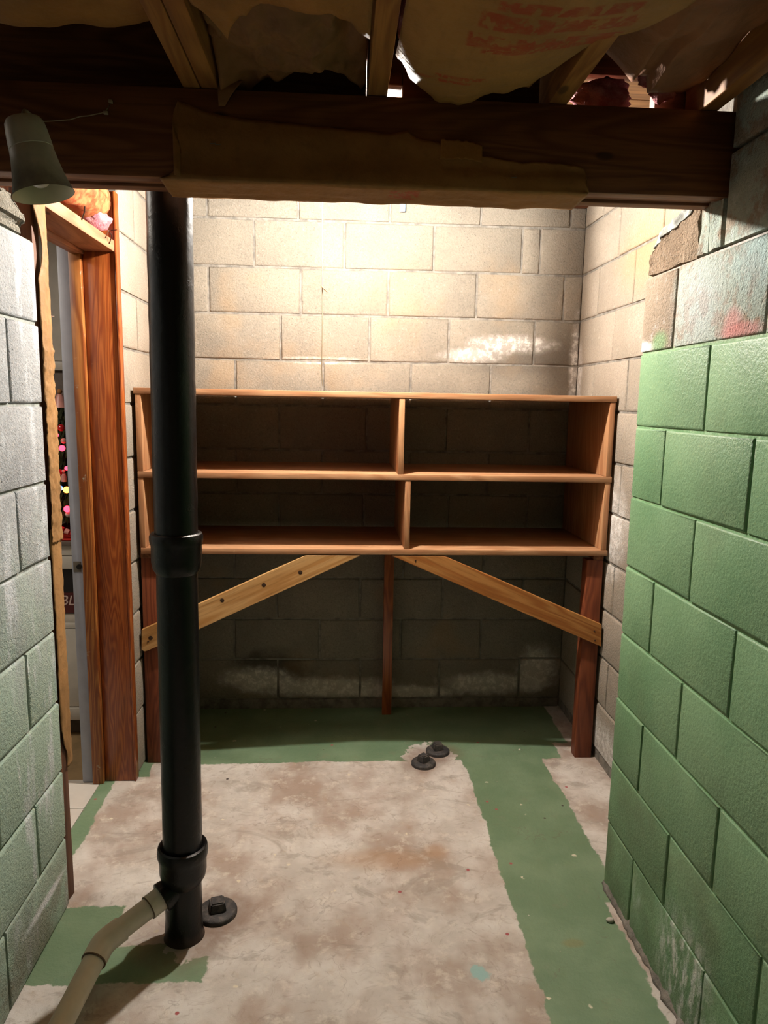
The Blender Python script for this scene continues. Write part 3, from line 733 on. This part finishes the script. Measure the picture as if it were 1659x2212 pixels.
# ------------------------------------------------------------------ black drain pipe
PX, PY = -.430, 1.842
dp = empty('drain_pipe', (PX, PY, 0), 'tall black cast iron drain pipe standing on the floor', 'pipe')
def pipe_part(name, prof, m=IRON, lean=.0, bumpy=.0008): return lathe(name, prof, (PX, PY, 0), m, dp, 56, (.006, 0, 1), bumpy=bumpy)
pipe_part('upper_pipe', [(.0545, z) for z in [1.12+.03*i for i in range(43)]], bumpy=.0012)
pipe_part('hub', [(.050, 1.040), (.0535, 1.046), (.0605, 1.058), (.0635, 1.075), (.0635, 1.118), (.0655, 1.123), (.0675, 1.132), (.0675, 1.142), (.065, 1.149), (.060, 1.152), (.054, 1.151)])
pipe_part('middle_pipe', [(.0525, .20+.03*i) for i in range(30)])
pipe_part('hub', [(.047, .160), (.052, .170), (.0605, .185), (.0635, .200), (.0635, .232), (.066, .245), (.068, .252), (.068, .268), (.0655, .276), (.060, .279), (.053, .276)])
pipe_part('base_tee', [(.058, -.01), (.055, .004), (.0525, .012), (.0515, .03), (.0500, .06), (.0495, .10), (.0495, .14), (.049, .17)], bumpy=.0015)
BR = Vector((-.480, 1.801, .146)); bd = (BR-Vector((PX, PY, .165))).normalized()
lathe('branch', [(.038, -.07), (.038, -.01), (.040, .0), (.0405, .012), (.037, .014), (.033, .013)], BR-bd*.012, IRON, dp, 32, bd)
# grey pvc drain
P0 = Vector((-.476, 1.805, .147)); P1 = Vector((-.600, 1.688, .108)); P2 = Vector((-.645, 1.44, .045)); P2b = Vector((-.70, 1.15, .032))
pv = empty('waste_pipe', (P1.x, P1.y, 0), 'beige plastic waste pipe with elbow joining the black pipe', 'pipe')
d1 = (P1-P0).normalized(); d2 = (P2-P1).normalized()
tube('straight_pipe', [P0, P1-d1*.03], .0275, PVC, pv, 24)
tube('coupling', [BR-bd*.004, P0.lerp(P1, .10), P0.lerp(P1, .25)], .0315, PVC, pv, 24)
tube('cement_ring', [P0.lerp(P1, .25), P0.lerp(P1, .262)], .0318, PVC_MARK, pv, 24)
el = [P1-d1*.052, P1-d1*.03, P1-d1*.014, P1+(d2-d1)*.004, P1+d2*.014, P1+d2*.03, P1+d2*.048]
tube('elbow', el, [.0315, .0315, .0318, .032, .0318, .0315, .0315], PVC, pv, 24)
tube('cement_ring', [P1+d2*.048, P1+d2*.051], .0317, PVC_MARK, pv, 24)
tube('straight_pipe', [P1+d2*.03, P2, P2b], .0275, PVC, pv, 24)

# cleanout plugs -------------------------------------------------------------
def plug(x, y, r, ang, label, z=.0):
    e = empty('cleanout_plug', (x, y, z), label, 'plug', 'iron cleanout plugs in the floor')
    lathe('cover', [(r*1.02, -.004), (r*1.02, .007), (r*.99, .010), (r*.9, .013), (r*.5, .014), (0, .014)], (x, y, z), RUSTY, e, 36, bumpy=.0008)
    s = r*.44; bm = bmesh.new(); bmesh.ops.create_cube(bm, size=1)
    for v in bm.verts:
        k = .80 if v.co.z > 0 else 1
        v.co = Vector((v.co.x*2*s*k, v.co.y*2*s*k, (v.co.z+.5)*.030))
    bmesh.ops.bevel(bm, geom=list(bm.edges), offset=.004, segments=2, affect='EDGES')
    bmesh.ops.rotate(bm, verts=bm.verts, cent=(0, 0, 0), matrix=Matrix.Rotation(ang, 3, 'Z'))
    bmesh.ops.translate(bm, verts=bm.verts, vec=(x, y, z+.012))
    from_bm('square_nut', bm, RUSTY, e, True, 40)
plug(-.352, 1.925, .056, .25, 'large iron cleanout plug beside the black pipe', .002)
plug(.352, 2.782, .050, .7, 'iron cleanout plug with square nut nearest the open floor', .002)
plug(.425, 2.885, .050, .2, 'iron cleanout plug half in the shadow of the shelf', .002)
bm = bmesh.new(); bmesh.ops.create_icosphere(bm, subdivisions=2, radius=1)
for v in bm.verts: v.co = Vector((.796+v.co.x*.012*(1+.3*fbm(v.co, 2)), 1.849+v.co.y*.009, .006+v.co.z*.007))
tag(from_bm('pebble', bm, STONE, None, True), 'small white pebble on green floor beside the green wall', 'pebble')

# ------------------------------------------------------------------ shelf unit
YF, YK = 2.800, 3.325
sh = empty('shelf_unit', (.14, 3.05, 0), 'two-tier open wooden shelf unit on tall legs against the back wall', 'shelf')
XA, XB = -.790, 1.082; t = .022
box('top_board', (XA, XB), (YF, YK), (1.507, 1.530), SHELF_X, sh, .002)
box('middle_board', (XA+.006, XB), (YF, YK), (1.188, 1.211), SHELF_X, sh, .002)
box('bottom_board', (XA+.008, XB+.002), (YF, YK), (.888, .911), SHELF_X, sh, .002)
for a, b in ((1.2115, 1.5065), (.9115, 1.1875)):
    box('side_panel', (XA+.005, XA+.005+t), (YF+.003, YK), (a, b), SHELF_Z, sh, .002)
    box('side_panel', (XB-t-.003, XB-.003), (YF+.003, YK), (a, b), SHELF_Z, sh, .002)
box('divider', (.222, .244), (YF+.002, YK), (1.2115, 1.5065), SHELF_Z, sh, .002)
box('divider', (.252, .274), (YF+.002, YK), (.9115, 1.1875), SHELF_Z, sh, .002)
def legp(name, x, y, z, m=LEG): return box(name, x, y, z, m, sh, .003, .002)
legp('leg', (1.008, 1.078), (YF+.022, YF+.075), (0, .866))
legp('leg', (-.790, -.722), (YF+.022, YF+.075), (0, .866))
legp('leg', (.205, .250), (YK-.062, YK-.018), (0, .866), JAMB)
box('cleat', (.215, .300), (YF+.16, YF+.20), (.842, .8875), LEG, sh, .003)
box('cleat', (1.035, 1.078), (YF+.022, YK-.02), (.8665, .8875), SHELF_Y, sh, .002)
box('cleat', (-.79, -.745), (YF+.022, YK-.02), (.8665, .8875), SHELF_Y, sh, .002)
box('cleat', (.205, .250), (YF+.205, YK-.018), (.8665, .8875), SHELF_Y, sh, .002)
def brace(pts, m):
    """board cut to the outline pts (x, z), its local X along the grain"""
    pts = [Vector((x, 0, z)) for x, z in pts]; c = sum(pts, Vector())/len(pts)
    a, b = pts[0], pts[1]; ang = math.atan2((b-a).z, (b-a).x)
    R = Matrix.Rotation(ang, 3, 'Y')      # world -> local
    loc = [R @ (p-c) for p in pts]
    bm = bmesh.new(); f = [bm.verts.new((p.x, -.010, p.z)) for p in loc]; k = [bm.verts.new((p.x, .010, p.z)) for p in loc]; n = len(loc)
    bm.faces.new(f); bm.faces.new(k)
    for i in range(n): bm.faces.new((f[i], f[(i+1) % n], k[(i+1) % n], k[i]))
    bmesh.ops.recalc_face_normals(bm, faces=bm.faces)
    bmesh.ops.bevel(bm, geom=list(bm.edges), offset=.002, segments=1, affect='EDGES')
    me = bpy.data.meshes.new('brace'); bm.to_mesh(me); bm.free()
    return link('brace', me, m, sh, Vector((c.x, YF+.0105, c.z))-wloc(sh), (0, -ang, 0))
bl = brace([(-.790, .578), (-.139, .885), (.081, .885), (-.58, .572), (-.780, .487), (-.793, .495)], BRACE_L)
br = brace([(.415, .885), (1.080, .598), (1.084, .503), (.201, .885)], BRACE_R)
for (x, z) in ((-.305, .763), (-.16, .815), (-.755, .545), (-.47, .70)):
    lathe('knot', [(.0, -.0008), (.006, -.0006), (.0085, .0)], (x, YF, z), NAIL, sh, 14, (0, 1, 0))
for (x, z) in ((1.05, .57), (1.055, .53), (.30, .865), (-.765, .53)):
    lathe('nail_head', [(.0, -.0015), (.003, -.001), (.0035, .0)], (x, YF, z), NAIL, sh, 10, (0, 1, 0))

# ------------------------------------------------------------------ doorway on the left
YJ = 2.680
dr = empty('door_1', (-.87, 2.36, 0), 'wooden door frame without a door in the left wall', 'door', kind='structure')
box('jamb', (-.9145, -.803), (YJ, YJ+.034), (0, 2.20), JAMB, dr, .004)
box('jamb_edge', (-.8025, -.795), (YJ-.004, YJ+.036), (0, 2.20), JAMB, dr, .002)
box('door_stop', (-.957, -.915), (YJ-.022, YJ+.02), (0, 1.992), JAMB_STOP, dr, .004)
box('painted_casing', (-1.000, -.958), (YJ-.008, YJ+.03), (.002, 2.06), BLUEGREY, dr, .004)
st = box('strike_plate', (-.994, -.966), (YJ-.0105, YJ-.008), (.845, .885), STEEL, dr, .001)
tube('latch_hole', [(-.972, YJ-.006, .865), (-.972, YJ-.0125, .865)], .010, BOX_BLACK, dr, 16)
# head jamb and stop
box('head_jamb', (-.908, -.803), (2.045, YJ), (1.997, 2.036), HEADER, dr, .003)
box('head_stop', (-.950, -.9085), (2.045, YJ), (1.985, 2.03), HEADER, dr, .003)
# near stud
box('stud', (-.86, -.802), (1.992, 2.035), (0, 2.02), STUD, dr, .004, .003)
box('stud', (-.93, -.87), (1.992, 2.045), (0, 2.02), STUD, dr, .004, .003)
# bent nails on the head jamb
def nail(pts, r=.0022): tube('bent_nail', pts, r, NAIL, dr, 8)
nail([(-.802, 2.36, 2.028), (-.79, 2.352, 2.05), (-.786, 2.345, 2.064)]); nail([(-.802, 2.62, 2.012), (-.785, 2.60, 2.034), (-.788, 2.575, 2.046), (-.80, 2.573, 2.02)], .0018)
nail([(-.806, 2.66, 2.065), (-.784, 2.655, 2.066)], .0015)
nail([(-.856, 2.055, 1.705), (-.82, 2.15, 1.716)], .0022)
# kraft paper over the near stud
ke = empty('kraft_paper', (-.80, 2.02, .42), 'long strip of brown kraft paper hanging at the end of the left wall', 'paper')
def kp(zlo, zhi, ph, dx):
    def f(u, v):
        z = zlo+(zhi-zlo)*v
        n = fbm((u*.6, z, ph), 7); m_ = fbm((u*2, z, ph+4), 30); cr = abs(fbm((u*1.2, z*1.3, ph+2), 17))
        yl = 1.988+.003*n; yr = 2.056+.0015*fbm((0, z, ph), 7)
        k = 1.6 if zlo > .8 and z < 1.62 else .6
        x = -.797+dx+.0035*math.sin(math.pi*u)+.002*n+k*(.0012*m_+.0045*cr)
        if zlo < .8 and v < .20: yl += (.2-v)/.2*.045*(.6+.4*math.sin(v*30))
        if zhi > 1.5 and v > .75:
            yl += .03*math.sin((v-.75)/.25*math.pi*1.5)
        return (x, yl+(yr-yl)*u, z)
    return f
sheet('paper_strip', kp(.415, 1.13, 1., 0), 8, 90, KRAFT_STRIP, ke, .001)
sheet('paper_strip', kp(1.09, 2.03, 5., .004), 14, 170, KRAFT_STRIP, ke, .001)
# batt stuffed above the door head
hb = empty('insulation_batt', (-.84, 2.5, 2.06), 'wrinkled paper insulation bundle stuffed above the door head', 'insulation', ig)
def hbf(u, v):
    a = (u-.02)*2*math.pi
    y = 2.12+v*.53; r = 1+.10*fbm((math.cos(a), math.sin(a), v*4), 1.6)+.03*fbm((math.cos(a)*2, math.sin(a)*2, v*9), 3)
    e_ = 1-.75*max(0, (v-.9)/.1)**2
    return (-.862+.078*r*e_*math.cos(a), y, 2.165+.082*r*e_*math.sin(a)-.012*v)
sheet('paper_wrap', hbf, 40, 40, KRAFT_HDR, hb, .001)
bm = bmesh.new(); bmesh.ops.create_icosphere(bm, subdivisions=3, radius=1)
for v in bm.verts:
    d = 1+.25*fbm(v.co, 2); v.co = Vector((-.845+v.co.x*.055*d, 2.60+v.co.y*.07*d, 2.082+v.co.z*.034*d))
from_bm('fiber_tuft', bm, PINK, hb, True)

# ------------------------------------------------------------------ room beyond the doorway
tag(box('floor_room', (-3.3, -.935), (2.70, 5.3), (-.12, -.002), plain('beige_vinyl', (168, 140, 100), .6, .3)), 'beige floor of the room beyond the doorway', 'floor', kind='structure')
tf = empty('floor_tiles', (-1.3, 2.3, 0), 'white square floor tiles just inside the doorway', 'floor', kind='structure')
for i in range(6):
    for j in range(3):
        x1 = -.933-i*.30; y0 = 2.70-(j+1)*.205
        box('tile', (x1-.297, x1), (y0, y0+.202), (-.02, -.001), TILE, tf, .001, seg=1)
struct('wall_room_far', 'cream far wall of the room beyond the doorway', 'wall', (-3.3, -.93), (4.2, 4.3), (0, 2.39), OFFWALL, bev=0)
struct('wall_room_left', 'cream left wall of the room beyond the doorway', 'wall', (-3.4, -3.3), (0, 4.3), (0, 2.39), OFFWALL, bev=0)
struct('wall_room_near', 'cream near wall of the room beyond the doorway', 'wall', (-3.3, -1.0), (1.4, 1.5), (0, 2.39), OFFWALL, bev=0)
struct('floor_room_near', 'floor strip of the room beyond the doorway', 'floor', (-3.3, -.935), (1.5, 2.085), (-.12, -.002), TILE, bev=0)
# dark wood back panel and white blind above the cabinet
CY = 3.06
tag(box('wood_panel', (-2.2, -.98), (3.62, 3.65), (.9, 1.62), PANEL), 'dark grey wooden panel behind the small tree', 'panel')
bl_ = empty('window_blind', (-1.5, 3.60, 1.62), 'white blind with pull cords above the wooden panel', 'blind')
for i in range(5): box('vane', (-2.1+i*.22, -1.884+i*.22), (3.60+.004*(i % 2), 3.608+.004*(i % 2)), (1.66, 2.37), WHITE, bl_, .002)
box('bottom_rail', (-2.1, -1.0), (3.592, 3.615), (1.615, 1.658), WHITE, bl_, .003)
for x in (-1.335, -1.322): tube('cord', [(x, 3.585, 2.3), (x, 3.585, 1.70)], .0025, STEEL, bl_, 6)
# cabinet
cb = empty('cabinet', (-1.45, CY+.2, 0), 'white cabinet with open shelf beyond the doorway', 'cabinet')
box('top_panel', (-2.1, -.99), (CY-.015, CY+.45), (.868, .888), PANEL, cb, .003)
box('side_panel', (-1.012, -.992), (CY, CY+.45), (.04, .867), WHITE, cb, .002)
box('side_panel', (-2.10, -2.08), (CY, CY+.45), (.04, .867), WHITE, cb, .002)
box('back_panel', (-2.08, -1.012), (CY+.42, CY+.44), (.04, .867), WHITE, cb, .001)
box('apron', (-2.08, -1.012), (CY+.002, CY+.02), (.822, .867), WHITE, cb, .002)
box('apron_rail', (-2.08, -1.012), (CY-.004, CY+.02), (.765, .818), WHITE, cb, .002)
box('shelf_board', (-2.08, -1.012), (CY, CY+.42), (.500, .520), WHITE, cb, .002)
dd = box('cabinet_door', (-1.54, -1.016), (CY-.006, CY+.016), (.145, .498), WHITE, cb, .003)
lathe('knob', [(.006, 0), (.006, .012), (.012, .016), (.012, .024), (.0, .027)], (-1.235, CY-.006, .19), IRON, dd, 16, (0, -1, 0))
box('cabinet_door', (-2.075, -1.545), (CY-.006, CY+.016), (.145, .498), WHITE, cb, .003)
box('base_rail', (-2.09, -1.0), (CY-.012, CY+.02), (.085, .142), WHITE, cb, .004)
box('plinth', (-2.07, -1.02), (CY+.05, CY+.4), (0, .084), PANEL, cb, .003)
# game box on the open shelf
gb = empty('game_box', (-1.25, CY+.12, .5205), 'black game box with pale lettering on the cabinet shelf', 'box')
box('lid', (-1.55, -1.02), (CY+.02, CY+.28), (.560, .760), BOX_BLACK, gb, .002)
box('band', (-1.55, -1.02), (CY+.0185, CY+.0200), (.563, .655), BOX_RED, gb, 0)
box('tray', (-1.545, -1.025), (CY+.024, CY+.275), (.5205, .5595), WHITE, gb, .002)
def text_mesh(body, size):
    cu = bpy.data.curves.new('lettering', 'FONT'); cu.body = body; cu.size = size; cu.shear = .25; cu.extrude = .0006; cu.align_x = 'CENTER'
    o = bpy.data.objects.new('lettering_tmp', cu); COL.objects.link(o); dg = bpy.context.evaluated_depsgraph_get()
    me = bpy.data.meshes.new_from_object(o.evaluated_get(dg)); bpy.data.objects.remove(o); return me
tm = text_mesh('BBL', .062); tm.materials.clear(); tm.materials.append(LETTER)
tl = link('lettering', tm, None, gb, Vector((-1.197, CY+.017, .600))-wloc(gb), (math.pi/2, 0, 0))
# red cloth and small christmas tree
cl = sheet('table_cloth', lambda u, v: (-1.60+.60*u, CY-.012+.40*v, .8895+.002*(1+fbm((u*4, v*4, 0), 2))), 20, 14, RED, None, .002)
tag(cl, 'red cloth spread on top of the white cabinet', 'cloth')
TX, TY = -1.225, 3.26
tr = empty('christmas_tree', (TX, TY, .896), 'small decorated tabletop tree with red lights on the cabinet', 'tree')
lathe('trunk', [(.012, .898), (.010, 1.0), (.004, 1.44)], (TX, TY, 0), BROWN, tr, 10)
lathe('stand', [(.0, .897), (.07, .897), (.06, .91), (.015, .93)], (TX, TY, 0), BOX_RED, tr, 24)
rr = random.Random(3)
for kz in range(9):
    z = .96+kz*.055; R0 = .17*(1-kz/9.5)+.02
    vs = []; fs = []
    for i in range(130):
        a = rr.uniform(0, 6.283); r1 = R0*rr.uniform(.35, 1.05); zz = z+rr.uniform(-.02, .03)
        p = Vector((TX+.2*r1*math.cos(a), TY+.2*r1*math.sin(a), zz+.03)); q = Vector((TX+r1*math.cos(a), TY+r1*math.sin(a), zz-.015+rr.uniform(-.015, .015)))
        s_ = Vector((-math.sin(a), math.cos(a), rr.uniform(-.5, .5)))*.006
        b = len(vs); vs += [p, p.lerp(q, .6)+s_, q, p.lerp(q, .6)-s_+Vector((0, 0, .006))]; fs += [(b, b+1, b+2), (b, b+2, b+3), (b, b+3, b+1), (b+1, b+3, b+2)]
    pydata('branch_tier', vs, fs, PINE_GREEN, tr)
def tree_pt(px_x, z, y): return (px_x, y, z)
def ball(name, x, y, z, r, m, label, cat, group, parent=None):
    o = lathe(name, [(0, z-r)]+[(r*math.sin(a), z-r*math.cos(a)) for a in (.4, .8, 1.2, 1.6, 2.0, 2.4, 2.8)]+[(0, z+r)], (x, y, 0), m, parent, 16)
    if not parent: tag(o, label, cat, group)
    return o
DY = 3.12
for (x, z, r, m) in ((-1.180, 1.275, .013, RED_BULB), (-1.195, 1.105, .010, BLUE_BULB), (-1.17, 1.098, .014, ORANGE_BULB), (-1.172, 1.015, .014, RED_BULB), (-1.20, 1.33, .009, RED_BULB), (-1.165, 1.19, .009, RED_BULB), (-1.21, 1.05, .009, ORANGE_BULB)):
    ball('light_bulb', x, DY-.01, z, r, m, None, None, None, tr)
og = 'ornaments on the small tree'
for (x, z, r, m, lab) in ((-1.178, 1.305, .012, ORN_PINK, 'pale pink ball ornament just above the upper red light on the small tree'), (-1.172, .990, .014, STONE, 'white and green ball ornament below the lowest red light on the small tree'), (-1.20, 1.17, .015, ORN_RED, 'red ball ornament above the blue light on the small tree'), (-1.185, 1.36, .015, ORN_RED, 'red ball ornament high on the small tree')):
    ball('tree_ornament', x, DY+.005, z, r, m, lab, 'ornament', og)
tp = empty('tree_topper', (-1.19, DY+.02, 1.445), 'pale pink bell-shaped figure at the top of the small tree', 'ornament')
lathe('skirt', [(.030, 1.445), (.026, 1.455), (.016, 1.49), (.010, 1.50), (.0, 1.502)], (-1.19, DY+.02, 0), ORN_PINK, tp, 20)
ball('head', -1.19, DY+.02, 1.512, .011, BROWN, None, None, None, tp)
fg = empty('candy_figure', (-1.185, 3.10, .893), 'pink striped toy figure lying at the foot of the small tree', 'toy')
for i in range(4): tube('stripe', [(-1.215+i*.022, 3.075, .945-i*.009), (-1.199+i*.022, 3.075, .938-i*.009)], .014-.001*i, ORN_PINK if i % 2 == 0 else ORN_RED, fg, 12)
tg = empty('toy_doll', (-1.185, 3.125, 1.13), 'little pink doll hung on the small tree above the blue light', 'ornament')
lathe('body', [(.0, 1.13), (.012, 1.132), (.012, 1.15), (.008, 1.165), (.0, 1.166)], (-1.185, 3.125, 0), ORN_PINK, tg, 14)
ball('head', -1.185, 3.125, 1.176, .008, ORN_PINK, None, None, None, tg)
